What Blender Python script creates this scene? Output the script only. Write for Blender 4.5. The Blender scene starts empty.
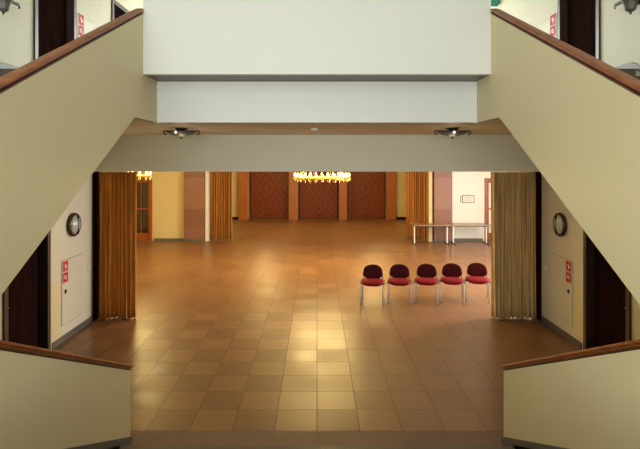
import bpy, bmesh, math, random
from mathutils import Vector, Matrix
random.seed(7)
S = bpy.context.scene
C = S.collection
PI = math.pi

# ------------------------------------------------------------ camera, world, light
cam_d = bpy.data.cameras.new('camera'); cam = bpy.data.objects.new('camera', cam_d); C.objects.link(cam)
cam.location = (0, 0, 3.17); cam.rotation_euler = (PI/2, 0, 0)
cam_d.sensor_fit = 'HORIZONTAL'; cam_d.sensor_width = 36.0; cam_d.lens = 36.0*497/640
cam_d.shift_x = 3/640; cam_d.shift_y = -64.5/640
cam_d.clip_start = 0.05
S.camera = cam
S.view_settings.view_transform = 'Standard'; S.view_settings.look = 'None'
S.view_settings.gamma = 1.0; S.view_settings.use_curve_mapping = False
S.view_settings.exposure = 0.0
w = bpy.data.worlds.new('sky'); S.world = w; w.use_nodes = True
w.node_tree.nodes['Background'].inputs[0].default_value = (0.75, 0.85, 1.0, 1)
w.node_tree.nodes['Background'].inputs[1].default_value = 0.6

def area(name, loc, rot, sx, sy, energy, col, spread=PI):
    l = bpy.data.lights.new(name, 'AREA'); l.shape = 'RECTANGLE'; l.size = sx; l.size_y = sy
    l.energy = energy; l.color = col; l.spread = spread
    o = bpy.data.objects.new(name, l); C.objects.link(o); o.location = loc; o.rotation_euler = rot
    return o
DAY = (0.94, 1.0, 0.93)
WARM = (1.0, 0.80, 0.50)
# daylight through the stairwell window behind the camera (the lamp faces +Y)
area('window_daylight', (-1.3, -2.05, 5.5), (PI/2, 0, 0), 4.0, 3.0, 125, DAY)
area('window_daylight', (-.9, -2.05, 3.1), (PI/2, 0, 0), 4.8, 1.4, 205, (0.93, 1.0, 0.97), 2.5)
# added light for the upper walls, at an unseen made-up lobby window (faces -Y)
area('window_daylight', (0, 14.85, 6.2), (-PI/2, 0, 0), 6.6, 2.2, 430, (0.95, 1.0, 0.90))
# daylight through the three hall windows in the right wall (faces -X)
for yy, en in ((11.9, 520), (14.6, 130), (17.3, 40)):
    area('window_daylight', (7.85, yy, 1.9), (0, PI/2, 0), 2.4, 1.7, en, (1.0, 0.97, 0.95))

# ------------------------------------------------------------ materials
def mat(name, col, rough=0.6, metal=0.0, emis=None, es=0.0, spec=0.5, coat=0.0):
    m = bpy.data.materials.new(name); m.use_nodes = True
    b = m.node_tree.nodes['Principled BSDF']
    b.inputs['Base Color'].default_value = (*col, 1); b.inputs['Roughness'].default_value = rough
    b.inputs['Metallic'].default_value = metal
    b.inputs['Specular IOR Level'].default_value = spec
    b.inputs['Coat Weight'].default_value = coat
    if emis: b.inputs['Emission Color'].default_value = (*emis, 1); b.inputs['Emission Strength'].default_value = es
    return m
def nd(m, t, **kw):
    n = m.node_tree.nodes.new(t)
    for k, v in kw.items(): setattr(n, k, v)
    return n
def bsdf(m): return m.node_tree.nodes['Principled BSDF']
def lk(m, a, b): m.node_tree.links.new(a, b)
def mth(m, op, a, b=None, c=None):
    n = nd(m, 'ShaderNodeMath', operation=op)
    for i, v in enumerate((a, b, c)):
        if v is None: continue
        if isinstance(v, (int, float)): n.inputs[i].default_value = v
        else: lk(m, v, n.inputs[i])
    return n.outputs[0]
def mixc(m, fac, a, b, mode='MIX'):
    n = nd(m, 'ShaderNodeMix', data_type='RGBA', blend_type=mode)
    if isinstance(fac, (int, float)): n.inputs[0].default_value = fac
    else: lk(m, fac, n.inputs[0])
    for i, v in ((6, a), (7, b)):
        if isinstance(v, tuple): n.inputs[i].default_value = (*v, 1)
        else: lk(m, v, n.inputs[i])
    return n.outputs[2]
def noise(m, scale, detail=3, vec=None, rough=0.5):
    n = nd(m, 'ShaderNodeTexNoise'); n.inputs['Scale'].default_value = scale; n.inputs['Detail'].default_value = detail
    n.inputs['Roughness'].default_value = rough
    if vec is not None: lk(m, vec, n.inputs['Vector'])
    return n.outputs['Fac']
def bump(m, h, dist=0.01, st=0.3):
    n = nd(m, 'ShaderNodeBump'); n.inputs['Distance'].default_value = dist; n.inputs['Strength'].default_value = st
    lk(m, h, n.inputs['Height']); lk(m, n.outputs[0], bsdf(m).inputs['Normal'])
def objvec(m, scale=None):
    t = nd(m, 'ShaderNodeTexCoord')
    if scale is None: return t.outputs['Object']
    mp = nd(m, 'ShaderNodeMapping'); mp.inputs['Scale'].default_value = scale; lk(m, t.outputs['Object'], mp.inputs[0])
    return mp.outputs[0]

def plaster(name, a, b, rough=0.7):
    m = mat(name, a, rough, spec=0.3); v = objvec(m)
    lk(m, mixc(m, noise(m, 0.9, 4, v), a, b), bsdf(m).inputs['Base Color'])
    bump(m, noise(m, 90, 2, v), 0.002, 0.15)
    return m
M_cream = plaster('cream_plaster', (0.75, 0.66, 0.42), (0.71, 0.61, 0.375), 0.5)
M_white = plaster('white_plaster', (0.76, 0.745, 0.69), (0.74, 0.725, 0.66), 0.5)
M_ceil = plaster('ceiling_plaster', (0.86, 0.81, 0.60), (0.82, 0.77, 0.56))
M_hallcream = plaster('hall_cream_paint', (0.66, 0.55, 0.29), (0.62, 0.51, 0.26))

def side_paint():
    # cream wall with the older yellower paint patch between door and hose cabinet
    m = mat('side_wall_paint', (0.75, 0.70, 0.53), 0.55, spec=0.3); v = objvec(m)
    base = mixc(m, noise(m, 0.9, 4, v), (0.76, 0.715, 0.56), (0.72, 0.67, 0.51))
    sp = nd(m, 'ShaderNodeSeparateXYZ'); lk(m, v, sp.inputs[0])
    f = mth(m, 'MULTIPLY', mth(m, 'LESS_THAN', sp.outputs[2], 1.12), mth(m, 'LESS_THAN', sp.outputs[1], 8.63))
    lk(m, mixc(m, f, base, (0.76, 0.66, 0.40)), bsdf(m).inputs['Base Color'])
    return m
M_side = side_paint()

def wood(name, a, b, rough=0.35, axis=2, sc=1.0, coat=0.3):
    m = mat(name, a, rough, coat=coat); bsdf(m).inputs['Coat Roughness'].default_value = 0.15
    s = [14*sc]*3; s[axis] = 1.0*sc
    v = objvec(m, tuple(s))
    n1 = noise(m, 1.6, 5, v, 0.6)
    r = nd(m, 'ShaderNodeValToRGB'); r.color_ramp.elements[0].position = 0.32; r.color_ramp.elements[1].position = 0.68
    r.color_ramp.elements[0].color = (*a, 1); r.color_ramp.elements[1].color = (*b, 1)
    lk(m, n1, r.inputs[0]); lk(m, r.outputs[0], bsdf(m).inputs['Base Color'])
    return m
M_rail = wood('handrail_wood', (0.17, 0.036, 0.006), (0.36, 0.105, 0.018), 0.38, 1, coat=0.12)
M_railneck = wood('handrail_neck_wood', (0.07, 0.014, 0.004), (0.14, 0.034, 0.009), 0.45, 1, coat=0.0)
M_dark = wood('dark_stained_wood', (0.012, 0.005, 0.004), (0.030, 0.012, 0.009), 0.6, coat=0.0)
bsdf(M_dark).inputs['Specular IOR Level'].default_value = 0.0
M_darkframe = wood('dark_frame_wood', (0.035, 0.016, 0.014), (0.065, 0.032, 0.028), 0.4, coat=0.0)
M_orange = wood('orange_door_wood', (0.26, 0.06, 0.008), (0.38, 0.105, 0.016), 0.45, coat=0.0)
M_pil = wood('pilaster_veneer', (0.30, 0.085, 0.012), (0.44, 0.14, 0.024), 0.4, coat=0.1)
M_stonedark = plaster('grey_stone_skirting', (0.16, 0.15, 0.135), (0.11, 0.10, 0.09), 0.4)
M_stair = plaster('stair_stone', (0.16, 0.12, 0.09), (0.10, 0.08, 0.065), 0.35)

def diamond_veneer():
    m = mat('diamond_veneer', (0.25, 0.06, 0.02), 0.42, spec=0.25)
    t = nd(m, 'ShaderNodeTexCoord'); sp = nd(m, 'ShaderNodeSeparateXYZ'); lk(m, t.outputs['Generated'], sp.inputs[0])
    u = mth(m, 'ABSOLUTE', mth(m, 'SUBTRACT', sp.outputs[0], 0.5))
    vz = mth(m, 'ABSOLUTE', mth(m, 'SUBTRACT', mth(m, 'FRACT', mth(m, 'MULTIPLY', sp.outputs[2], 2.0)), 0.5))
    d = mth(m, 'ADD', mth(m, 'MULTIPLY', u, 1.0), mth(m, 'MULTIPLY', vz, 1.1))
    ring = mth(m, 'FRACT', mth(m, 'MULTIPLY', d, 3.4))
    n = noise(m, 3.0, 4, objvec(m, (6, 1, 6)))
    f = mth(m, 'ADD', mth(m, 'MULTIPLY', ring, 0.5), mth(m, 'MULTIPLY', n, 0.5))
    lk(m, mixc(m, f, (0.085, 0.014, 0.003), (0.27, 0.060, 0.009)), bsdf(m).inputs['Base Color'])
    return m
M_diam = diamond_veneer()

def travertine():
    m = mat('travertine_blocks', (0.35, 0.17, 0.11), 0.45)
    t = nd(m, 'ShaderNodeTexCoord'); sp = nd(m, 'ShaderNodeSeparateXYZ'); lk(m, t.outputs['Object'], sp.inputs[0])
    blk = mth(m, 'FLOOR', mth(m, 'DIVIDE', sp.outputs[2], 0.62))
    wn = nd(m, 'ShaderNodeTexWhiteNoise', noise_dimensions='1D'); lk(m, blk, wn.inputs['W'])
    fr = mth(m, 'FRACT', mth(m, 'DIVIDE', sp.outputs[2], 0.62))
    joint = mth(m, 'LESS_THAN', fr, 0.02)
    n = noise(m, 5, 6, objvec(m, (1, 1, 5)), 0.7)
    f = mth(m, 'ADD', mth(m, 'MULTIPLY', wn.outputs['Value'], 0.4), mth(m, 'MULTIPLY', n, 0.6))
    c = mixc(m, f, (0.15, 0.055, 0.030), (0.32, 0.15, 0.10))
    lk(m, mixc(m, joint, c, (0.16, 0.07, 0.045)), bsdf(m).inputs['Base Color'])
    return m
M_trav = travertine()

def floor_mat():
    m = mat('terrazzo_tiles', (0.3, 0.2, 0.12), 0.2, spec=0.5)
    v = objvec(m); sp = nd(m, 'ShaderNodeSeparateXYZ'); lk(m, v, sp.inputs[0])
    T = 0.5
    xs = mth(m, 'DIVIDE', sp.outputs[0], T); ys = mth(m, 'DIVIDE', mth(m, 'SUBTRACT', sp.outputs[1], 5.81), T)
    ix = mth(m, 'FLOOR', xs); iy = mth(m, 'FLOOR', ys)
    fx = mth(m, 'FRACT', xs); fy = mth(m, 'FRACT', ys)
    def edge(f): return mth(m, 'MINIMUM', f, mth(m, 'SUBTRACT', 1.0, f))
    e = mth(m, 'MINIMUM', edge(fx), edge(fy))
    joint = mth(m, 'LESS_THAN', e, 0.009)
    cb = nd(m, 'ShaderNodeCombineXYZ'); lk(m, ix, cb.inputs[0]); lk(m, iy, cb.inputs[1])
    wn = nd(m, 'ShaderNodeTexWhiteNoise', noise_dimensions='2D'); lk(m, cb.outputs[0], wn.inputs['Vector'])
    rnd = wn.outputs['Value']
    chk = mth(m, 'FLOORED_MODULO', mth(m, 'ADD', ix, iy), 2.0)
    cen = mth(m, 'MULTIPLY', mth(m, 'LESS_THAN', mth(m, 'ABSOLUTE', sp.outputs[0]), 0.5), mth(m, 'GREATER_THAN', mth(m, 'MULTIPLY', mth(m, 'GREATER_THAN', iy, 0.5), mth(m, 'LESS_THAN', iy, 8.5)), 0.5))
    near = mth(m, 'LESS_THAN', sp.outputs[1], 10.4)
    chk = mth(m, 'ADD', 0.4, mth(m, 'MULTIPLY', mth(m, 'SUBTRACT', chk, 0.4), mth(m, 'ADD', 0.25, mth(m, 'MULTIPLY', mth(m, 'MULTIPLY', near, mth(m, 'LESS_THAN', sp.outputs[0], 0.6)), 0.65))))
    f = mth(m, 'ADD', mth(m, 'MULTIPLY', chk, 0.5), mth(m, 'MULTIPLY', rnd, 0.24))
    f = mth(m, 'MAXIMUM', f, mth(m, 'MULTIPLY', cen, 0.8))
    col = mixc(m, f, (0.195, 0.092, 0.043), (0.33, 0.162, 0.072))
    spk = noise(m, 60, 3, v, 0.8)
    r = nd(m, 'ShaderNodeValToRGB'); r.color_ramp.elements[0].position = 0.35; r.color_ramp.elements[1].position = 0.65
    r.color_ramp.elements[0].color = (0.50, 0.50, 0.50, 1); r.color_ramp.elements[1].color = (1.42, 1.42, 1.42, 1)
    lk(m, spk, r.inputs[0])
    col = mixc(m, 0.8, col, r.outputs[0], 'MULTIPLY')
    col = mixc(m, mth(m, 'MULTIPLY', joint, mth(m, 'ADD', 0.45, mth(m, 'MULTIPLY', mth(m, 'LESS_THAN', mth(m, 'ABSOLUTE', sp.outputs[0]), 0.52), 0.4))), col, (0.06, 0.032, 0.018))
    # border strip of rosy granite slabs at the foot of the stairs
    strip = mth(m, 'LESS_THAN', sp.outputs[1], 5.81)
    gs = mixc(m, spk, (0.07, 0.040, 0.030), (0.36, 0.22, 0.16))
    col = mixc(m, strip, col, gs)
    lk(m, col, bsdf(m).inputs['Base Color'])
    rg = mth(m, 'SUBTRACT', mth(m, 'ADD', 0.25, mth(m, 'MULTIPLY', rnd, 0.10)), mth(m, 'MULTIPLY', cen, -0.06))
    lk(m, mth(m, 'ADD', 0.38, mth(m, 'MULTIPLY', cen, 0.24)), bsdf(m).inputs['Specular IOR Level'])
    rg = mth(m, 'ADD', rg, mth(m, 'MULTIPLY', joint, 0.3))
    rg = mth(m, 'ADD', rg, mth(m, 'MULTIPLY', strip, 0.25))
    rg = mth(m, 'ADD', rg, mth(m, 'MULTIPLY', noise(m, 2.2, 4, v), 0.10))
    lk(m, rg, bsdf(m).inputs['Roughness'])
    # every tile lies a hair out of level
    wn2 = nd(m, 'ShaderNodeTexWhiteNoise', noise_dimensions='2D'); lk(m, cb.outputs[0], wn2.inputs['Vector'])
    h = mth(m, 'ADD', mth(m, 'MULTIPLY', noise(m, 1.4, 3, v), 1.0), mth(m, 'MULTIPLY', joint, -0.25))
    bump(m, h, 0.01, 0.15)
    return m
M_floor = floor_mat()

def curtain_mat(name, a, b):
    m = mat(name, a, 0.75, spec=0.2); bsdf(m).inputs['Sheen Weight'].default_value = 0.35
    bsdf(m).inputs['Sheen Tint'].default_value = (1.0, 0.75, 0.4, 1)
    n = noise(m, 5, 4, objvec(m, (5, 5, 0.25)))
    r = nd(m, 'ShaderNodeValToRGB'); r.color_ramp.elements[0].position = 0.35; r.color_ramp.elements[1].position = 0.65
    r.color_ramp.elements[0].color = (*a, 1); r.color_ramp.elements[1].color = (*b, 1)
    lk(m, n, r.inputs[0]); lk(m, r.outputs[0], bsdf(m).inputs['Base Color'])
    return m
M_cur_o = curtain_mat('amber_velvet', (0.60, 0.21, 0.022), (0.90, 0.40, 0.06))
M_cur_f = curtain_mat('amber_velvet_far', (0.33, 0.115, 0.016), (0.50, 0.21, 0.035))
M_cur_day = curtain_mat('amber_velvet_daylit', (0.50, 0.31, 0.11), (0.76, 0.52, 0.22))  # same velvet as the left curtain, with cooler daylight put into its colour
M_iron = mat('wrought_iron', (0.045, 0.032, 0.022), 0.45, 0.6)
M_bronze = mat('dark_bronze', (0.10, 0.07, 0.04), 0.3, 0.9)
M_brass = mat('brass', (0.75, 0.48, 0.15), 0.25, 1.0)
M_bulb = mat('lit_bulb', (1, 0.85, 0.5), 0.3, emis=(1.0, 0.66, 0.26), es=3.6)
M_smallbulb = mat('frosted_bulb', (0.9, 0.9, 0.85), 0.2, spec=0.8, emis=(1, .93, .8), es=1.0)
M_chrome = mat('silver_tube', (0.82, 0.82, 0.80), 0.35, 0.5)
M_legs = mat('light_silver_paint', (0.80, 0.79, 0.76), 0.4, 0.15)
M_black = mat('black_plastic', (0.015, 0.013, 0.013), 0.4)
M_redseat = mat('crimson_fabric', (0.20, 0.004, 0.010), 0.85, spec=0.2)
M_redback = mat('maroon_fabric', (0.055, 0.003, 0.008), 0.85, spec=0.2)
for m_ in (M_redseat, M_redback): bump(m_, noise(m_, 250, 2, objvec(m_)), 0.002, 0.3)
M_tabletop = wood('table_laminate', (0.28, 0.15, 0.07), (0.36, 0.2, 0.1), 0.35, 0)
M_signred = mat('sign_red', (0.60, 0.010, 0.016), 0.6, spec=0.2)
M_signwhite = mat('sign_white', (0.85, 0.84, 0.80), 0.4)
M_teal = mat('sign_teal', (0.03, 0.33, 0.27), 0.4)
M_silver = mat('knob_metal', (0.65, 0.62, 0.55), 0.3, 1.0)
M_plate = mat('white_switch_plate', (0.82, 0.80, 0.72), 0.35)
M_paper = mat('printed_paper', (0.72, 0.72, 0.66), 0.6)
M_ink = mat('grey_ink', (0.28, 0.28, 0.27), 0.6)
M_pewter = mat('pewter_frame', (0.13, 0.125, 0.10), 0.5, 0.3)
M_cabinet = plaster('cabinet_paint', (0.74, 0.69, 0.54), (0.71, 0.66, 0.51), 0.45)
M_shadow = mat('gap_shade', (0.50, 0.45, 0.33), 0.8)  # darker tone stands for the shade in the cabinet door gaps
def glass_ripple():
    m = mat('ribbed_grey_glass', (0.33, 0.38, 0.33), 0.12, spec=0.8)
    n = noise(m, 14, 3, objvec(m))
    lk(m, mixc(m, n, (0.30, 0.34, 0.28), (0.72, 0.78, 0.70)), bsdf(m).inputs['Base Color'])
    bump(m, n, 0.03, 0.6)
    return m
M_ripple = glass_ripple()
def pane_mat(name, tint, k=0.25):
    m = mat(name, tint, 0.05); nt = m.node_tree
    tr = nd(m, 'ShaderNodeBsdfTransparent'); tr.inputs[0].default_value = (*tint, 1)
    mx = nd(m, 'ShaderNodeMixShader'); mx.inputs[0].default_value = k
    lk(m, tr.outputs[0], mx.inputs[1]); lk(m, bsdf(m).outputs[0], mx.inputs[2])
    lk(m, mx.outputs[0], nt.nodes['Material Output'].inputs[0])
    return m
M_pane = pane_mat('clear_pane', (0.96, 0.98, 0.97), 0.06)
M_darkpane = mat('dark_door_glass', (0.035, 0.012, 0.008), 0.08, spec=0.7)
M_brightpane = mat('frosted_door_glass', (0.80, 0.74, 0.70), 0.3)

# ------------------------------------------------------------ mesh helpers
class MB:
    def __init__(s): s.bm = bmesh.new()
    def box(s, x0, x1, y0, y1, z0, z1, bev=0.0, rot=None):
        t = bmesh.new(); bmesh.ops.create_cube(t, size=1)
        for v in t.verts: v.co = Vector(((x0+x1)/2+v.co.x*(x1-x0), (y0+y1)/2+v.co.y*(y1-y0), (z0+z1)/2+v.co.z*(z1-z0)))
        if bev: bmesh.ops.bevel(t, geom=t.edges[:], offset=bev, segments=2, affect='EDGES', profile=0.6)
        if rot: bmesh.ops.transform(t, matrix=rot, verts=t.verts)
        s.join(t); return s
    def join(s, t):
        me = bpy.data.meshes.new('tmp'); t.to_mesh(me); t.free(); s.bm.from_mesh(me); bpy.data.meshes.remove(me)
    def prism(s, pts, axis, a, b):
        # pts in the two other axes; axis 0: (y,z), 1: (x,z), 2: (x,y)
        def P(p, h): return {0: (h, p[0], p[1]), 1: (p[0], h, p[1]), 2: (p[0], p[1], h)}[axis]
        t = bmesh.new(); A = [t.verts.new(P(p, a)) for p in pts]; B = [t.verts.new(P(p, b)) for p in pts]
        caps = [t.faces.new(A), t.faces.new(B[::-1])]; n = len(pts)
        for i in range(n): t.faces.new((A[i], B[i], B[(i+1) % n], A[(i+1) % n]))
        bmesh.ops.triangulate(t, faces=caps, ngon_method='EAR_CLIP')
        bmesh.ops.recalc_face_normals(t, faces=t.faces); s.join(t); return s
    def tube(s, pts, r, seg=10):
        pts = [Vector(p) for p in pts]; t = bmesh.new(); rings = []
        for i, p in enumerate(pts):
            d = (pts[min(i+1, len(pts)-1)]-pts[max(i-1, 0)]).normalized()
            up = Vector((0, 0, 1)) if abs(d.z) < 0.9 else Vector((0, 1, 0))
            a = d.cross(up).normalized(); b = d.cross(a)
            rr = r[i] if isinstance(r, (list, tuple)) else r
            rings.append([t.verts.new(p+(a*math.cos(2*PI*k/seg)+b*math.sin(2*PI*k/seg))*rr) for k in range(seg)])
        for i in range(len(rings)-1):
            for k in range(seg):
                t.faces.new((rings[i][k], rings[i][(k+1) % seg], rings[i+1][(k+1) % seg], rings[i+1][k]))
        t.faces.new(rings[0]); t.faces.new(rings[-1][::-1])
        bmesh.ops.recalc_face_normals(t, faces=t.faces); s.join(t); return s
    def lathe(s, prof, seg=32, mtx=None, closed=False):
        t = bmesh.new(); rings = []
        for r, z in prof:
            rings.append([t.verts.new((r*math.cos(2*PI*k/seg), r*math.sin(2*PI*k/seg), z)) for k in range(seg)])
        n = len(rings)
        for i in range(n if closed else n-1):
            for k in range(seg):
                t.faces.new((rings[i][k], rings[i][(k+1) % seg], rings[(i+1) % n][(k+1) % seg], rings[(i+1) % n][k]))
        if not closed:
            t.faces.new(rings[0]); t.faces.new(rings[-1])
        bmesh.ops.remove_doubles(t, verts=t.verts, dist=1e-5)
        bmesh.ops.recalc_face_normals(t, faces=t.faces)
        if mtx is not None: bmesh.ops.transform(t, matrix=mtx, verts=t.verts)
        s.join(t); return s
    def build(s, name, m, parent=None, smooth=False, loc=None):
        me = bpy.data.meshes.new(name); s.bm.to_mesh(me); s.bm.free()
        for f in me.polygons: f.use_smooth = smooth
        me.materials.append(m); o = bpy.data.objects.new(name, me); C.objects.link(o)
        if smooth == 'auto': pass
        if parent: o.parent = parent
        if loc: o.location = loc
        return o
def bx(name, m, x0, x1, y0, y1, z0, z1, parent=None, bev=0.0):
    return MB().box(x0, x1, y0, y1, z0, z1, bev).build(name, m, parent)
def tag(o, label, cat, group=None):
    o['label'] = label; o['category'] = cat
    if group: o['group'] = group
    return o
def struct(o): o['kind'] = 'structure'; return o
def thing(name, label, cat, loc=(0, 0, 0), rz=0, group=None):
    o = bpy.data.objects.new(name, None); C.objects.link(o); o.location = loc; o.rotation_euler = (0, 0, rz)
    o.empty_display_size = 0.1
    return tag(o, label, cat, group)
def copy_tree(o, parent=None):
    c = o.copy(); C.objects.link(c)
    if parent: c.parent = parent
    for ch in list(o.children): copy_tree(ch, c)
    return c
def holed(axis, a, b, u0, u1, z0, z1, holes):
    """wall box with rectangular holes; axis 0: normal X, u=Y; axis 1: normal Y, u=X. Clean shell."""
    us = sorted({u0, u1, *[h[0] for h in holes], *[h[1] for h in holes]})
    zs = sorted({z0, z1, *[h[2] for h in holes], *[h[3] for h in holes]})
    us = [u for u in us if u0 <= u <= u1]; zs = [z for z in zs if z0 <= z <= z1]
    def solid(i, j):
        if i < 0 or j < 0 or i >= len(us)-1 or j >= len(zs)-1: return False
        uc = (us[i]+us[i+1])/2; zc = (zs[j]+zs[j+1])/2
        return not any(h[0] < uc < h[1] and h[2] < zc < h[3] for h in holes)
    m = MB(); t = m.bm
    def P(h, u, z): return (h, u, z) if axis == 0 else (u, h, z)
    def face(ps): t.faces.new([t.verts.new(p) for p in ps])
    for i in range(len(us)-1):
        for j in range(len(zs)-1):
            if not solid(i, j): continue
            U0, U1, Z0, Z1 = us[i], us[i+1], zs[j], zs[j+1]
            for h in (a, b): face([P(h, U0, Z0), P(h, U1, Z0), P(h, U1, Z1), P(h, U0, Z1)])
            for di, U in ((-1, U0), (1, U1)):
                if not solid(i+di, j): face([P(a, U, Z0), P(b, U, Z0), P(b, U, Z1), P(a, U, Z1)])
            for dj, Z in ((-1, Z0), (1, Z1)):
                if not solid(i, j+dj): face([P(a, U0, Z), P(b, U0, Z), P(b, U1, Z), P(a, U1, Z)])
    bmesh.ops.remove_doubles(t, verts=t.verts, dist=1e-5)
    bmesh.ops.recalc_face_normals(t, faces=t.faces)
    return m

# ------------------------------------------------------------ setting
W = 4.43      # half width of the stairwell
A = 2.09      # half width between the flights
FL2 = 4.44    # upper floor
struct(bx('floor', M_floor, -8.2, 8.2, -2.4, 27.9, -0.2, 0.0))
struct(bx('floor_landing', M_stair, -W, W, -2.2, 1.65, 1.6, 1.9))
struct(MB().box(-W, W, 6.91, 15.0, 4.20, FL2).box(-A, A, 6.07, 6.91, 4.20, FL2).build('floor_upper', M_stair))
struct(bx('ceiling', M_ceil, -W, W, 6.80, 9.8, 3.665, 4.19))
struct(bx('ceiling_hall', M_ceil, -8.2, 8.2, 10.1, 27.9, 3.665, 3.95))
struct(bx('ceiling_upper', M_white, -W-.25, W+.25, -2.4, 15.2, 7.6, 7.8))
# white beam and balcony front
struct(bx('trim_1', M_white, -A, A, 6.49, 6.795, 3.66, 4.195))
struct(MB().box(-A, A, 5.97, 6.065, 4.20, 5.42, 0.004).build('wall_balcony', M_white))
# side walls of the stairwell
lw = holed(0, -W-.25, -W, -2.4, 9.8, 0, 7.6, [(7.0, 8.22, 0, 2.2), (7.76, 9.1, FL2, 6.66)]).build('wall_left', M_side); struct(lw)
rw = holed(0, W, W+.25, -2.4, 9.8, 0, 7.6, [(7.0, 8.22, 0, 2.2), (7.76, 9.1, FL2, 6.66)]).build('wall_right', M_side); struct(rw)
struct(holed(0, -W-.25, -W, 9.8, 15.0, 3.96, 7.6, [(10.7, 11.85, FL2, 6.66)]).build('wall_upper_left', M_side))
struct(holed(0, W, W+.25, 9.8, 15.0, 3.96, 7.6, []).build('wall_upper_right', M_side))
struct(holed(1, 15.0, 15.25, -W-.25, W+.25, 3.96, 7.6, [(-3.4, 3.4, 5.1, 7.3)]).build('wall_upper_far', M_white))
struct(holed(1, -2.4, -2.2, -W, W, 0, 7.6, [(-3.4, 3.4, 2.35, 7.1)]).build('wall_back', M_cream))
# lintel over the hall opening
M_lintel = plaster('lintel_plaster', (0.86, 0.84, 0.68), (0.84, 0.81, 0.64))
struct(bx('wall_lintel', M_lintel, -W, W, 9.8, 10.1, 2.94, 3.95))
struct(bx('wall_hall_front_left', M_hallcream, -8.2, -W, 9.8, 10.1, 0, 3.95))
struct(bx('wall_hall_front_right', M_hallcream, W, 8.2, 9.8, 10.1, 0, 3.95))
struct(bx('wall_hall_left', M_hallcream, -8.2, -8.0, 10.1, 19.5, 0, 3.66))
struct(holed(0, 8.0, 8.2, 10.1, 19.5, 0, 3.66, [(yy-.85, yy+.85, .7, 3.1) for yy in (11.9, 14.6, 17.3)]).build('wall_hall_right', M_hallcream))
struct(holed(1, 19.5, 19.75, -8.2, -4.36, 0, 3.66, [(-7.4, -6.46, 0, 2.47)]).build('wall_hall_end_left', M_hallcream))
struct(holed(1, 19.5, 19.75, 5.24, 8.2, 0, 3.66, [(6.58, 7.5, 0, 2.45)]).build('wall_hall_end_right', M_white))
struct(bx('wall_stage_left', M_hallcream, -5.2, -5.0, 19.75, 27.1, 0, 3.66))
struct(bx('wall_stage_right', M_hallcream, 5.0, 5.2, 19.75, 27.1, 0, 3.66))
struct(holed(1, 26.6, 26.9, -5.2, 5.2, 0, 3.66, [(-3.65, -1.51, 0, 3.4), (-1.0, 1.17, 0, 3.4), (1.6, 3.7, 0, 3.4)]).build('wall_stage_far', M_hallcream))
# dark jamb boards of the big opening
struct(bx('trim_2', M_dark, -W, -4.39, 9.80, 10.1, 0, 2.94)); struct(bx('trim_3', M_dark, 4.39, W, 9.80, 10.1, 0, 2.94))
# skirtings
for nm, sx in (('left', -1), ('right', 1)):
    mb = MB()
    xa, xb = sorted((sx*W, sx*(W-.018)))
    mb.box(xa, xb, 8.30, 9.79, 0, 0.11, 0.003); mb.box(xa, xb, 2.0, 6.92, 0, 0.11, 0.003)
    struct(mb.build('baseboard_'+nm, M_stonedark))
    mb = MB()
    # grey stone skirting that climbs the outer wall with the upper flight
    xa, xb = sorted((sx*W, sx*(W-.02)))
    mb.prism([(1.72, 1.9), (1.72, 2.05), (6.98, 4.545), (7.68, 4.545), (7.68, 4.44), (6.92, 4.44)], 0, xa, xb)
    struct(mb.build('baseboard_flight_'+nm, M_stonedark))
struct(MB().box(-6.38, -5.23, 19.47, 19.5, 0, .1).build('baseboard_hall_left', M_stonedark))
struct(MB().box(5.26, 6.5, 19.47, 19.5, 0, .1).build('baseboard_hall_right', M_stonedark))
struct(MB().box(-4.99, -4.22, 26.57, 26.6, 0, .12).box(4.22, 4.99, 26.57, 26.6, 0, .12).build('baseboard_stage', M_dark))
# windows that bring the daylight
def window_y(n, y, x0, x1, z0, z1, nx, nz):
    mb = MB(); t = .06
    mb.box(x0, x1, y, y+t, z0, z0+t).box(x0, x1, y, y+t, z1-t, z1).box(x0, x0+t, y, y+t, z0+t, z1-t).box(x1-t, x1, y, y+t, z0+t, z1-t)
    for i in range(1, nx): x = x0+(x1-x0)*i/nx; mb.box(x-.02, x+.02, y+.01, y+.05, z0+t, z1-t)
    for i in range(1, nz): z = z0+(z1-z0)*i/nz; mb.box(x0+t, x1-t, y+.015, y+.045, z-.02, z+.02)
    f = struct(mb.build('window_%d' % n, M_plate)); p = bx('pane', M_pane, x0+t, x1-t, y+.028, y+.034, z0+t, z1-t, f)
window_y(1, -2.3, -3.4, 3.4, 2.35, 7.1, 5, 4)
window_y(2, 15.1, -3.4, 3.4, 5.1, 7.3, 5, 2)  # unseen window, added to go with the light on the upper walls
for k, yy in enumerate((11.9, 14.6, 17.3)):
    mb = MB(); y0, y1, z0, z1, t = yy-.85, yy+.85, .7, 3.1, .06
    X0, X1 = 8.08, 8.14
    mb.box(X0, X1, y0, y1, z0, z0+t).box(X0, X1, y0, y1, z1-t, z1).box(X0, X1, y0, y0+t, z0+t, z1-t).box(X0, X1, y1-t, y1, z0+t, z1-t).box(X0+.01, X1-.01, yy-.02, yy+.02, z0+t, z1-t)
    f = struct(mb.build('window_%d' % (k+3), M_plate)); bx('pane', M_pane, 8.105, 8.111, y0+t, y1-t, z0+t, z1-t, f)

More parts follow.
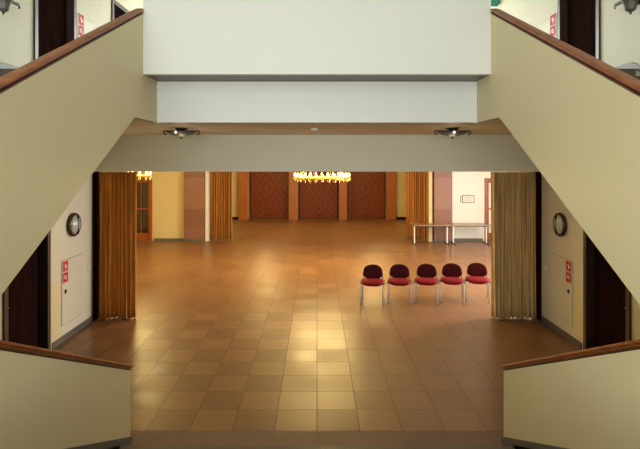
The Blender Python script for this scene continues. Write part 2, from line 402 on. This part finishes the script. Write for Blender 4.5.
# ---- doors in the side walls (frame, recessed leaf, knob)
def side_door(n, sx, y0, y1, z0, z1, knob=True):
    fr = MB(); t = .09
    a, b = sorted((sx*(W+.0), sx*(W-.03)))
    c, d = sorted((sx*(W-.03), sx*(W+.2)))
    fr.box(c, d, y0, y0+t, z0, z1, .004).box(c, d, y1-t, y1, z0, z1, .004).box(c, d, y0+t, y1-t, z1-t, z1, .004)
    o = struct(fr.build('door_%d' % n, M_darkframe))
    c, d = sorted((sx*(W+.11), sx*(W+.155)))
    lf = bx('door_leaf', M_dark, c, d, y0+t, y1-t, z0+.005, z1-t, o)
    if knob:
        ky = y0+t+.09
        mt = Matrix.Translation((sx*(W+.11), ky, z0+1.03)) @ Matrix.Rotation(-sx*PI/2, 4, 'Y')
        kb = MB().lathe([(0.001, 0), (.024, 0), (.024, .006), (.009, .01), (.009, .045), (.024, .055), (.026, .068), (.016, .08), (.001, .082)], 20, mt).build('door_knob', M_silver, lf, True)
    return o
side_door(1, -1, 7.0, 8.22, 0, 2.2); side_door(2, 1, 7.0, 8.22, 0, 2.2)
side_door(3, -1, 7.76, 9.1, FL2, 6.66, False); side_door(4, 1, 7.76, 9.1, FL2, 6.66, False)
side_door(5, -1, 10.7, 11.85, FL2, 6.66, False)

# ---- hall end doors, glazed with orange frames
def hall_door(n, x0, x1, z1, pane_m, frame_m=M_orange):
    fr = MB(); t = .09
    fr.box(x0, x0+t, 19.46, 19.72, 0, z1, .004).box(x1-t, x1, 19.46, 19.72, 0, z1, .004).box(x0+t, x1-t, 19.46, 19.72, z1-t, z1, .004)
    o = struct(fr.build('door_%d' % n, frame_m))
    lf = MB(); s = .09
    a, b = x0+t, x1-t
    lf.box(a, a+s, 19.56, 19.61, 0.005, z1-t).box(b-s, b, 19.56, 19.61, 0.005, z1-t).box(a+s, b-s, 19.56, 19.61, z1-t-s, z1-t).box(a+s, b-s, 19.56, 19.61, 0.005, .3).box(a+s, b-s, 19.56, 19.61, 1.22, 1.28)
    mid = (a+b)/2; lf.box(mid-.012, mid+.012, 19.565, 19.605, .3, 1.22).box(mid-.012, mid+.012, 19.565, 19.605, 1.28, z1-t-s)
    l = lf.build('door_leaf', frame_m, o)
    bx('pane', pane_m, a+s, b-s, 19.582, 19.588, .3, z1-t-s, l)
hall_door(6, -7.4, -6.46, 2.47, M_darkpane); hall_door(7, 6.58, 7.5, 2.45, M_brightpane)

# ---- veneered double doors at the far end
def veneer_door(n, x0, x1, ang):
    fr = MB().box(x0, x0+.05, 26.85, 26.95, 0, 3.4).box(x1-.05, x1, 26.85, 26.95, 0, 3.4).box(x0+.05, x1-.05, 26.85, 26.95, 3.33, 3.4)
    o = struct(fr.build('door_%d' % n, M_dark)); mid = (x0+x1)/2
    wl = mid-x0-.055
    for k, (hx, s) in enumerate(((x0+.052, 1), (x1-.052, -1))):
        a, b = sorted((0, s*wl))
        lf = bx('door_leaf', M_diam, a, b, -.02, .02, .01, 3.325, o); lf.location = (hx, 26.9, 0); lf.rotation_euler = (0, 0, ang[k])
        mt = Matrix.Translation((s*(wl-.07), -.02, .2)) @ Matrix.Rotation(PI/2, 4, 'X')
        MB().lathe([(.001, 0), (.05, 0), (.05, .012), (.03, .03), (.001, .03)], 16, mt).build('door_stop', M_black, lf, True)
struct(bx('wall_light_stop', M_dark, -5.2, 5.2, 27.05, 27.2, 0, 3.66))  # unseen dark backing, added to stop sky light leaking round the doors
veneer_door(8, -3.65, -1.51, (0, 0)); veneer_door(9, -1.0, 1.17, (0, 0)); veneer_door(10, 1.6, 3.7, (0, 0))
for k, (x0, x1) in enumerate(((-4.19, -3.66), (-1.51, -1.0), (1.17, 1.6), (3.7, 4.2))):
    struct(MB().box(x0, x1, 26.35, 26.595, 0, 3.655, .01).build('trim_%d' % (k+4), M_pil))

# ---- travertine pillars beside the stage opening
p = MB().box(-5.19, -4.38, 19.33, 19.495, .10, 3.655, .006).build('pillar', M_trav)
tag(p, 'reddish brown stone block pillar beside the yellow wall, left of the far curtain', 'pillar', 'stone pillars of the far hall opening')
bx('plinth', M_stonedark, -5.21, -4.36, 19.31, 19.495, 0, .10, p)
p = MB().box(4.56, 5.22, 19.33, 19.75, .10, 3.655, .006).build('pillar', M_trav)
tag(p, 'pinkish stone block pillar standing behind the folding tables on the right', 'pillar', 'stone pillars of the far hall opening')
bx('plinth', M_stonedark, 4.54, 5.235, 19.31, 19.76, 0, .10, p)
struct(bx('trim_8', M_white, -4.36, -4.24, 19.40, 19.75, 0, 3.655)); struct(bx('trim_9', M_hallcream, 4.37, 4.50, 19.40, 19.75, 0, 3.655))
struct(bx('trim_10', M_orange, 5.236, 5.29, 19.44, 19.5, 0, 3.655))
struct(bx('wall_stage_header', M_hallcream, -4.24, 4.37, 19.55, 19.75, 3.3, 3.66))

# ------------------------------------------------------------ lower central staircase
st = thing('staircase', 'wide central stone staircase descending to the tiled hall between two cream parapets', 'staircase')
for k in range(1, 13):
    y1 = 5.236-.325*(k-1); z1 = .157*k
    bx('step', M_stair, -2.07, 2.07, 1.655, y1, z1-.157+(.001 if k > 1 else 0), z1, st, .004)
for sx in (-1, 1):
    a, b = sorted((sx*A, sx*(A+.09)))
    top = lambda y: .81+.483*(5.567-y)
    pw = MB().prism([(1.66, 0), (5.567, 0), (5.567, top(5.567)), (1.66, top(1.66))], 0, a, b).build('parapet_wall', M_cream, st)
    # handrail: moulded cap on a narrower neck, following the slope
    def rail_profile(cx, wd, th): # list of (x, dz)
        h = wd/2
        return [(-h*.62, 0), (-h*.62, th*.30), (-h, th*.42), (-h, th*.72), (-h*.8, th*.92), (-h*.4, th), (h*.4, th), (h*.8, th*.92), (h, th*.72), (h, th*.42), (h*.62, th*.30), (h*.62, 0)]
    def rail(y0, y1, zf, cx, wd, th, name, parent, m):
        t = bmesh.new(); pr = rail_profile(cx, wd, th)
        R0 = [t.verts.new((cx+x, y0, zf(y0)+dz)) for x, dz in pr]; R1 = [t.verts.new((cx+x, y1, zf(y1)+dz)) for x, dz in pr]
        t.faces.new(R0); t.faces.new(R1[::-1]); n = len(pr)
        for i in range(n): t.faces.new((R0[i], R1[i], R1[(i+1) % n], R0[(i+1) % n]))
        bmesh.ops.recalc_face_normals(t, faces=t.faces); q = MB(); q.join(t); return q.build(name, m, parent)
    hr = rail(1.66, 5.60, lambda y: top(y)+.024, sx*(A+.045), .125, .046, 'handrail', pw, M_rail)
    rail(1.66, 5.585, top, sx*(A+.045), .105, .024, 'neck_moulding', hr, M_railneck)
    a, b = sorted((sx*A, sx*(A-.018)))
    MB().prism([(1.66, 1.90), (1.66, 1.98), (5.58, .065), (5.58, 0), (5.24, 0), (5.24, .16)], 0, a, b).build('skirting', M_stonedark, pw)

# ------------------------------------------------------------ upper side flights
for sx, side in ((-1, 'left'), (1, 'right')):
    st2 = thing('staircase', 'cream side staircase with wooden handrail climbing along the %s wall to the upper floor' % side, 'staircase', group=None)
    a, b = sorted((sx*(A+.115), sx*W))
    MB().prism([(1.70, 1.35), (5.70, 3.66), (6.80, 3.66), (6.80, 4.10), (1.70, 1.62)], 0, a, b).build('flight_slab', M_ceil, st2)
    for k in range(1, 17):
        y0 = 6.905-.316*k
        zt = FL2-.155*k
        m_ = MB().box(a, b, y0, y0+.335, zt-.12, zt-.03).box(a, b, y0-.02, y0+.316, zt-.03, zt, .006)
        m_.build('step', M_stair, st2)
    a, b = sorted((sx*A, sx*(A+.09)))
    top = lambda y: 4.905+.490*(y-5.93)
    pw = MB().prism([(1.70, 2.765), (3.03, 2.125), (5.70, 3.66), (6.48, 3.66), (6.48, 5.10), (6.3, top(6.3)), (1.70, top(1.70))], 0, a, b).build('parapet_wall', M_cream, st2)
    hr = rail(1.66, 5.965, lambda y: top(y)+.024, sx*(A+.045), .115, .044, 'handrail', pw, M_rail)
    rail(1.66, 5.965, top, sx*(A+.045), .10, .024, 'neck_moulding', hr, M_railneck)

# ------------------------------------------------------------ curtains
def curtain(label, x0, x1, y, z0, z1, folds, amp, m, seed, group):
    rnd = random.Random(seed); n = folds*10; rows = 14
    mb = MB(); t = mb.bm; g = []
    ph = [rnd.uniform(-.5, .5) for _ in range(folds+2)]; am = [rnd.uniform(.6, 1.25) for _ in range(folds+2)]
    for j in range(rows+1):
        v = j/rows; row = []
        for i in range(n+1):
            u = i/n; fi = u*folds; k = int(fi)
            a_ = am[k]*(1-(fi-k))+am[min(k+1, folds)]*(fi-k)
            p_ = ph[k]*(1-(fi-k))+ph[min(k+1, folds)]*(fi-k)
            wave = math.sin(2*PI*fi+p_*1.2+.4*math.sin(v*2+k))
            flare = 1+.05*(1-v)*(u-.5)
            x = x0+(x1-x0)*((u-.5)*flare+.5) + .010*math.sin(fi*4+v*3)
            row.append(t.verts.new((x, y+amp*a_*wave*(.75+.35*(1-v)), z0+(z1-z0)*v+(.012*math.sin(fi*5) if j == 0 else 0))))
        g.append(row)
    for j in range(rows):
        for i in range(n): t.faces.new((g[j][i], g[j][i+1], g[j+1][i+1], g[j+1][i]))
    o = mb.build('curtain', m, None, True)
    md = o.modifiers.new('thickness', 'SOLIDIFY'); md.thickness = .008
    return tag(o, label, 'curtain', group)
curtain('heavy amber brown curtain gathered at the left side of the wide near opening', -4.345, -3.60, 9.93, .012, 2.93, 9, .075, M_cur_o, 1, 'curtains at the near opening')
curtain('heavy curtain toned tan as by daylight, gathered at the right side of the near opening, beside the chairs', 3.49, 4.36, 9.93, .012, 2.93, 12, .06, M_cur_day, 2, 'curtains at the near opening')
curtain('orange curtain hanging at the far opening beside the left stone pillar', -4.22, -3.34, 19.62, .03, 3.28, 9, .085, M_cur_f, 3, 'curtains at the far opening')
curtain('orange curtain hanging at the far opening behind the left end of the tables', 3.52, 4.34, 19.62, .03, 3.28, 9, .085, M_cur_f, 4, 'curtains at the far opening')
# narrow dark wood door leaf standing open beyond the right far curtain
dl = bx('door_panel', M_dark, 4.62, 4.90, 25.2, 25.25, .01, 1.95, None, .005)
tag(dl, 'narrow dark wooden panel standing against the cream wall beyond the far right curtain', 'panel')

# ------------------------------------------------------------ chandeliers
def chandelier(label, loc, R, nb, energy, group):
    t = thing('chandelier', label, 'chandelier', loc, 0, group)
    MB().lathe([(R-.03, -.045), (R+.03, -.045), (R+.04, 0), (R+.03, .045), (R-.03, .045), (R-.04, 0)], 48, None, True).build('ring', M_brass, t, True)
    mb = MB()
    for k in range(4):
        a = k*PI/2+.4; mb.tube([(R*math.cos(a), R*math.sin(a), .02), (0, 0, .72)], .008, 6)
    mb.tube([(0, 0, .72), (0, 0, 3.66-loc[2]-.03)], .012, 8)
    mb.build('suspension', M_brass, t, True)
    MB().lathe([(.001, -.05), (.05, -.05), (.09, 0), (.001, 0)], 20, Matrix.Translation((0, 0, 3.66-loc[2]))).build('ceiling_rose', M_brass, t, True)
    bulb = None; cup = None
    for k in range(nb):
        a = 2*PI*k/nb
        if bulb is None:
            bulb = MB().lathe([(.001, 0), (.016, .005), (.026, .04), (.024, .065), (.014, .09), (.001, .105)], 10).build('bulb', M_bulb, t, True)
            cup = MB().lathe([(.001, -.11), (.018, -.10), (.03, -.05), (.045, .04), (.03, .05), (.001, .05)], 10).build('candle_cup', M_brass, t, True)
            b, c = bulb, cup
        else:
            b = bulb.copy(); C.objects.link(b); c = cup.copy(); C.objects.link(c)
        b.location = ((R+.03)*math.cos(a), (R+.03)*math.sin(a), .055); c.location = ((R+.03)*math.cos(a), (R+.03)*math.sin(a), .0)
    for k in range(4):
        l = bpy.data.lights.new('bulb_light', 'POINT'); l.energy = energy/4; l.color = (1.0, .77, .31); l.shadow_soft_size = .30
        o = bpy.data.objects.new('bulb_light', l); C.objects.link(o); o.parent = t
        a = PI/4+2*PI*k/4; o.location = (.75*R*math.cos(a), .75*R*math.sin(a), .02)
    return t
chandelier('large round brass chandelier ring with lit candle bulbs in the middle of the hall', (.15, 14.7, 2.63), .78, 28, 420, 'brass ring chandeliers of the hall')
chandelier('small lit brass chandelier hanging in front of the left glazed door', (-5.25, 14.7, 2.68), .30, 10, 260, 'brass ring chandeliers of the hall')
chandelier('lit brass chandelier deep in the far room, left of the two', (-2.3, 22.5, 3.0), .5, 14, 170, 'brass ring chandeliers of the far stage')
chandelier('lit brass chandelier deep in the far room, right of the two', (2.6, 22.5, 3.0), .5, 14, 170, 'brass ring chandeliers of the far stage')

# ------------------------------------------------------------ iron ceiling lamps
def iron_lamp(label, loc, rz, group, drop=0.0, up=False, sconce=False, s=1.0):
    t = thing('ceiling_lamp' if not sconce else 'wall_lamp', label, 'lamp', loc, rz, group)
    # base plate, cross bar with two end scrolls, tapering glass bowl, finial, bulb
    MB().lathe([(.001, 0), (.09, 0), (.09, -.02), (.04, -.035), (.001, -.035)], 20).build('mounting_plate', M_iron, t, True)
    mb = MB().box(-.27, .27, -.018, .018, -.052, -.035, .003).box(-.018, .018, -.2, .2, -.052, -.036, .003)
    for e in (-1, 1):
        mb.tube([(e*.25, 0, -.04), (e*.275, 0, -.055), (e*.28, 0, -.085), (e*.255, 0, -.10), (e*.235, 0, -.085)], .011, 8)
    mb.build('cross_bar', M_iron, t)
    MB().lathe([(.235, -.055), (.24, -.062), (.17, -.10), (.09, -.125), (.02, -.137), (.001, -.138)], 4, Matrix.Rotation(PI/4*0, 4, 'Z')).build('glass_bowl', M_pewter, t)
    MB().lathe([(.001, -.13), (.018, -.138), (.022, -.152), (.008, -.168), (.001, -.18)], 10).build('finial', M_iron, t, True)
    MB().lathe([(.001, -.022), (.016, -.016), (.022, 0), (.016, .016), (.001, .022)], 12, Matrix.Translation((-.03, -.205, -.075))).build('bulb', M_smallbulb, t, True)
    l = bpy.data.lights.new('bulb_light', 'POINT'); l.energy = 1.5; l.color = (1.0, .84, .55); l.shadow_soft_size = .08
    o = bpy.data.objects.new('bulb_light', l); C.objects.link(o); o.parent = t; o.location = (0, 0, -.24)
    return t
iron_lamp('dark wrought iron ceiling lamp left of centre under the landing ceiling', (-2.10, 7.7, 3.665), 0, 'iron lamps under the landing ceiling')
iron_lamp('dark wrought iron ceiling lamp right of centre under the landing ceiling', (2.10, 7.7, 3.665), 0, 'iron lamps under the landing ceiling')
def wall_iron(label, sx, y, z, group):
    t = thing('wall_lamp', label, 'lamp', (sx*W, y, z), 0 if sx < 0 else PI, group)
    # local +X points away from the wall
    MB().box(0, .02, -.09, .09, -.10, .10, .004).build('wall_plate', M_iron, t)
    mb = MB().box(.095, .135, -.34, .34, -.016, .018, .004).tube([(.02, 0, -.02), (.08, 0, -.03), (.115, 0, 0)], .012, 8)
    for e in (-1, 1): mb.tube([(.115, e*.32, 0), (.115, e*.36, -.012), (.115, e*.37, -.035), (.115, e*.35, -.045)], .012, 8)
    mb.build('cross_bar', M_iron, t)
    MB().lathe([(.10, -.03), (.115, -.04), (.09, -.09), (.07, -.17), (.03, -.20), (.001, -.205)], 8, Matrix.Translation((.115, .0, 0))).build('lamp_shade', M_pewter, t)
    MB().lathe([(.001, -.20), (.014, -.21), (.014, -.225), (.001, -.24)], 8, Matrix.Translation((.115, 0, 0))).build('finial', M_iron, t, True)
for sx, sd in ((-1, 'left'), (1, 'right')):
    wall_iron('dark wrought iron wall lamp above the %s stair flight at the upper edge' % sd, sx, 6.84, 5.41, 'iron wall lamps on the upper floor')
    wall_iron('wrought iron wall lamp just peeking in above the fire sign, upper %s wall' % sd, sx, 9.90, 6.60, 'iron wall lamps on the upper floor')
sd_ = MB().lathe([(.001, 0), (.055, 0), (.055, -.02), (.045, -.032), (.03, -.045), (.001, -.048)], 20).build('smoke_detector', M_plate, None, True, (-.04, 7.7, 3.665))
tag(sd_, 'small white smoke detector in the middle of the landing ceiling', 'smoke detector')

# ------------------------------------------------------------ side wall fittings
for sx, sd in ((-1, 'left'), (1, 'right')):
    R = Matrix.Rotation(PI/2 if sx < 0 else -PI/2, 4, 'Y')
    loc = (sx*W, 9.0, 2.0)
    mlabel = 'round bronze rimmed wall lamp with pale rippled glass high on the left wall' if sx < 0 else 'round bronze rimmed wall lamp with brownish glass high on the right wall'
    t = thing('wall_lamp', mlabel, 'lamp', loc, 0, 'round wall lamps')
    MB().lathe([(.001, 0), (.20, 0), (.215, .012), (.215, .05), (.195, .072), (.175, .066), (.175, .03), (.001, .03)], 40, R).build('rim', M_bronze, t, True)
    MB().lathe([(.174, .03), (.174, .055), (.15, .082), (.10, .10), (.05, .108), (.001, .11)], 40, R).build('glass_cover', M_ripple, t, True)
    MB().box(-.172, .172, -.006, .006, .085, .118, .002, R).box(-.01, .01, -.215, -.175, .04, .085, .002, R).build('clasp', M_bronze, t)
    # hose cabinet door, flush
    X = lambda d: sx*(W-d)
    def sb(mb, d0, d1, y0, y1, z0, z1, bev=0): a, b = sorted((X(d0), X(d1))); return mb.box(a, b, y0, y1, z0, z1, bev)
    c = thing('hose_cabinet', 'flush cream hose cabinet door under the fire signs on the lower %s wall' % sd, 'cabinet', (0, 0, 0))
    sb(MB(), 0, .004, 8.60, 9.38, .28, 1.42).build('frame', M_shadow, c)  # plate behind the door, its rim coloured as the shaded gap
    cd = sb(MB(), .004, .012, 8.615, 9.365, .295, 1.405, .002).build('door', M_cabinet, c)
    sb(sb(MB(), .012, .03, 8.70, 8.73, .83, .90, .004), .03, .04, 8.705, 8.725, .845, .885, .002).build('latch', M_black, cd)
    # light switch
    s_ = thing('light_switch', 'small white light switch by the curtain on the lower %s wall' % sd, 'light switch', (0, 0, 0))
    sb(MB(), 0, .012, 9.58, 9.70, 1.03, 1.11, .003).build('plate', M_plate, s_)
    sb(MB(), .012, .02, 9.605, 9.645, 1.045, 1.095, .002).build('rocker', M_plate, s_)
def fire_sign(sx, y0, zt, d, name, label, kind, sz=.19):
    # square red sign on the wall; mirrored so that it reads from the hall
    t = thing('fire_sign', label, 'sign', (sx*(W-d), y0+sz/2, zt-sz/2), 0, 'red fire safety signs')
    xa, xb = sorted((0, -sx*.004)); h = sz/2
    MB().box(xa, xb, -h, h, -h+.004, h-.004).build('plate', M_signred, t)
    xa, xb = sorted((-sx*.004, -sx*.0055))
    m = MB()
    b = h-.009
    for (u0, u1, v0, v1) in ((-b, b, b-.004, b), (-b, b, -b, -b+.004), (-b, -b+.004, -b, b), (b-.004, b, -b, b)): m.box(xa, xb, u0, u1, v0, v1)
    def poly(pts): m.prism([(u*sx*-1*h*.82, v*h*.82) for u, v in pts], 0, xa, xb)
    if kind == 'extinguisher':
        poly([(-.10, -.68), (.30, -.68), (.30, .15), (.20, .30), (.0, .30), (-.10, .15)])          # cylinder
        poly([(.03, .30), (.17, .30), (.17, .48), (.03, .48)]); poly([(-.25, .44), (.25, .52), (.25, .62), (-.25, .54)])
        poly([(-.25, .50), (-.36, .40), (-.42, -.10), (-.30, -.10), (-.25, .30), (-.18, .44)])      # hose
        poly([(.45, -.3), (.62, -.35), (.72, -.1), (.62, .25), (.56, .02), (.48, .10)])              # flame
    else:
        pts = [(.45*math.cos(a), .45*math.sin(a)) for a in [2*PI*k/20 for k in range(20)]]
        for k in range(20):
            a0, a1 = 2*PI*k/20, 2*PI*(k+1)/20
            poly([(.48*math.cos(a0)-.1, .48*math.sin(a0)+.12), (.48*math.cos(a1)-.1, .48*math.sin(a1)+.12), (.30*math.cos(a1)-.1, .30*math.sin(a1)+.12), (.30*math.cos(a0)-.1, .30*math.sin(a0)+.12)])
        poly([(-.2, .02), (.0, .02), (.0, .22), (-.2, .22)]); poly([(.32, .1), (.42, .1), (.42, -.55), (.32, -.55)]); poly([(.24, -.50), (.50, -.50), (.44, -.68), (.30, -.68)])
    m.build('pictogram', M_signwhite, t)
for sx, sd in ((-1, 'left'), (1, 'right')):
    fire_sign(sx, 8.63, 1.40, .012, 'a', 'red square fire extinguisher sign on the lower %s wall, upper of its pair' % sd, 'extinguisher')
    fire_sign(sx, 8.63, 1.205, .012, 'b', 'red square fire hose sign on the lower %s wall, lower of its pair' % sd, 'hose')
    fire_sign(sx, 9.20, 5.90, .014, 'c', 'red square fire extinguisher sign upstairs on the %s wall, upper of its pair' % sd, 'extinguisher', .21)
    fire_sign(sx, 9.20, 5.685, .014, 'd', 'red square fire hose sign upstairs on the %s wall, lower of its pair' % sd, 'hose', .21)
    a, b = sorted((sx*W, sx*(W-.006)))
    c = thing('hose_cabinet', 'flush cream hose cabinet door beside the fire signs upstairs on the %s wall' % sd, 'cabinet', (0, 0, 0))
    MB().box(a, b, 9.15, 9.87, 4.80, 5.88).build('frame', M_shadow, c)  # rim of this plate paints the shade round the flush door
    a, b = sorted((sx*(W-.006), sx*(W-.014))); MB().box(a, b, 9.165, 9.855, 4.815, 5.865, .002).build('door', M_cabinet, c)
es = thing('exit_sign', 'small teal green hanging sign upstairs at the top right beside the white balcony', 'sign', (0, 0, 0))
bx('sign_panel', M_teal, 4.22, 4.40, 12.05, 12.08, 6.90, 7.12, es, .004); bx('bracket', M_pewter, 4.40, 4.43, 12.05, 12.08, 6.96, 7.06, es)
# framed notice on the right end wall
nt = thing('wall_plaque', 'small grey framed notice on the bright wall above the folding tables', 'plaque', (5.93, 19.5, 1.64))
fb = MB().box(-.24, .24, -.02, 0, .13, .155).box(-.24, .24, -.02, 0, -.155, -.13).box(-.24, -.215, -.02, 0, -.13, .13).box(.215, .24, -.02, 0, -.13, .13).build('frame', M_pewter, nt)
bx('sheet', M_paper, -.215, .215, -.012, -.002, -.13, .13, nt)
mb = MB()
for k in range(5): mb.box(-.17, .10+.06*(k % 2), -.0135, -.012, .085-.045*k, .097-.045*k)
mb.build('print', M_ink, nt)
bx('hook_strip', M_pewter, -.31, -.295, -.015, 0, -.14, .13, nt)

# ------------------------------------------------------------ folding tables
def folding_table(label, x0, x1, y):
    wd = x1-x0; t = thing('folding_table', label, 'table', ((x0+x1)/2, y, 0), 0, 'folding tables by the right wall')
    h = wd/2
    MB().box(-h, h, -.35, .35, .715, .745, .006).build('table_top', M_tabletop, t)
    bx('apron', M_black, -h+.1, h-.1, -.30, .30, .685, .714, t)
    for e in (-1, 1):
        X = e*(h-.10)
        MB().box(X-.02, X+.02, -.04, .04, .03, .70, .008).build('leg', M_chrome, t)
        MB().box(X-.035, X+.035, -.33, .33, 0, .035, .008).build('foot', M_black, t)
folding_table('long folding table with brown top and chrome legs, left one by the pillar', 3.58, 5.02, 18.8)
folding_table('long folding table with brown top and chrome legs, right one before the bright wall', 5.05, 6.50, 18.8)

# ------------------------------------------------------------ chairs
def pad(w_, d_, th, n=14, exp=2.6, crown=.012, shape=None):
    """rounded cushion: superellipse outline, soft edges; local XY plane, thickness Z"""
    t = bmesh.new(); rings = []
    prof = [(.001, th/2+crown), (.5, th/2+crown*.8), (.85, th/2+crown*.2), (.96, th/2*.75), (1.0, 0), (.96, -th/2*.75), (.85, -th/2), (.001, -th/2)]
    seg = 36
    for s, z in prof:
        r = []
        for k in range(seg):
            a = 2*PI*k/seg; c, s_ = math.cos(a), math.sin(a)
            e = exp
            x = math.copysign(abs(c)**(2/e), c)*w_/2; y = math.copysign(abs(s_)**(2/e), s_)*d_/2
            if shape: x, y = shape(x, y)
            r.append(t.verts.new((x*s, y*s, z)))
        rings.append(r)
    for i in range(len(rings)-1):
        for k in range(seg): t.faces.new((rings[i][k], rings[i][(k+1) % seg], rings[i+1][(k+1) % seg], rings[i+1][k]))
    t.faces.new(rings[0]); t.faces.new(rings[-1])
    bmesh.ops.remove_doubles(t, verts=t.verts, dist=1e-4)
    bmesh.ops.recalc_face_normals(t, faces=t.faces); return t
def make_chair(label):
    # local: front is -Y
    t = thing('stacking_chair', label, 'chair', (0, 0, 0), 0, 'red chairs in a row')
    q = MB(); q.join(pad(.50, .46, .065, exp=3.0))
    for v in q.bm.verts:
        v.co.z += -.035*max(0, (-v.co.y-.10)/.13)**2+.45; v.co.y += -.02
    q.build('seat', M_redseat, t, True)
    q = MB(); tb = pad(.44, .33, .05, exp=2.2)
    for v in tb.verts:
        if v.co.y < 0: v.co.x *= 1+.22*(-v.co.y/.15)
    bmesh.ops.transform(tb, matrix=Matrix.Translation((0, .235, .615)) @ Matrix.Rotation(PI/2-.16, 4, 'X'), verts=tb.verts)
    for v in tb.verts: v.co.y += -.35*v.co.x**2
    q.join(tb); q.build('backrest', M_redback, t, True)
    for e in (-1, 1):
        MB().tube([(e*.245, -.25, 0.008), (e*.238, -.225, .40), (e*.225, -.19, .425)], .0185, 10).build('leg', M_legs, t, True)
        MB().tube([(e*.235, .28, 0.008), (e*.228, .20, .40), (e*.225, .15, .425)], .0185, 10).build('leg', M_legs, t, True)
        MB().tube([(e*.225, -.20, .418), (e*.225, .18, .418)], .011, 8).build('side_rail', M_chrome, t, True)
        MB().tube([(e*.225, .17, .42), (e*.222, .225, .47), (e*.212, .245, .56), (e*.205, .235, .62)], .011, 8).build('back_support', M_black, t, True)
        MB().box(e*.258-.016, e*.258+.016, -.19, .16, .425, .448, .008).build('link_bracket', M_black, t)
        for y in (-.25, .28):
            s = MB().lathe([(.001, 0), (.016, 0), (.016, .025), (.001, .025)], 10, Matrix.Translation((e*(.245 if y < 0 else .235), y, 0))).build('foot_cap', M_black, t, True)
    return t
spots = [(1.242, 11.14, -9, 'red upholstered chair with silver legs, first of the row from the left'),
         (1.853, 11.18, -10, 'red upholstered chair with silver legs, second of the row from the left'),
         (2.47, 11.22, -14, 'red upholstered chair with silver legs, in the middle of the row of five'),
         (3.062, 11.27, -14.5, 'red upholstered chair with silver legs, second of the row from the right'),
         (3.655, 11.33, -16, 'red upholstered chair with silver legs, last of the row beside the tan curtain')]
proto = None
for x, y, r, lab in spots:
    if proto is None: proto = make_chair(lab); o = proto
    else: o = copy_tree(proto); o['label'] = lab
    o.location = (x, y, 0); o.rotation_euler = (0, 0, math.radians(r))
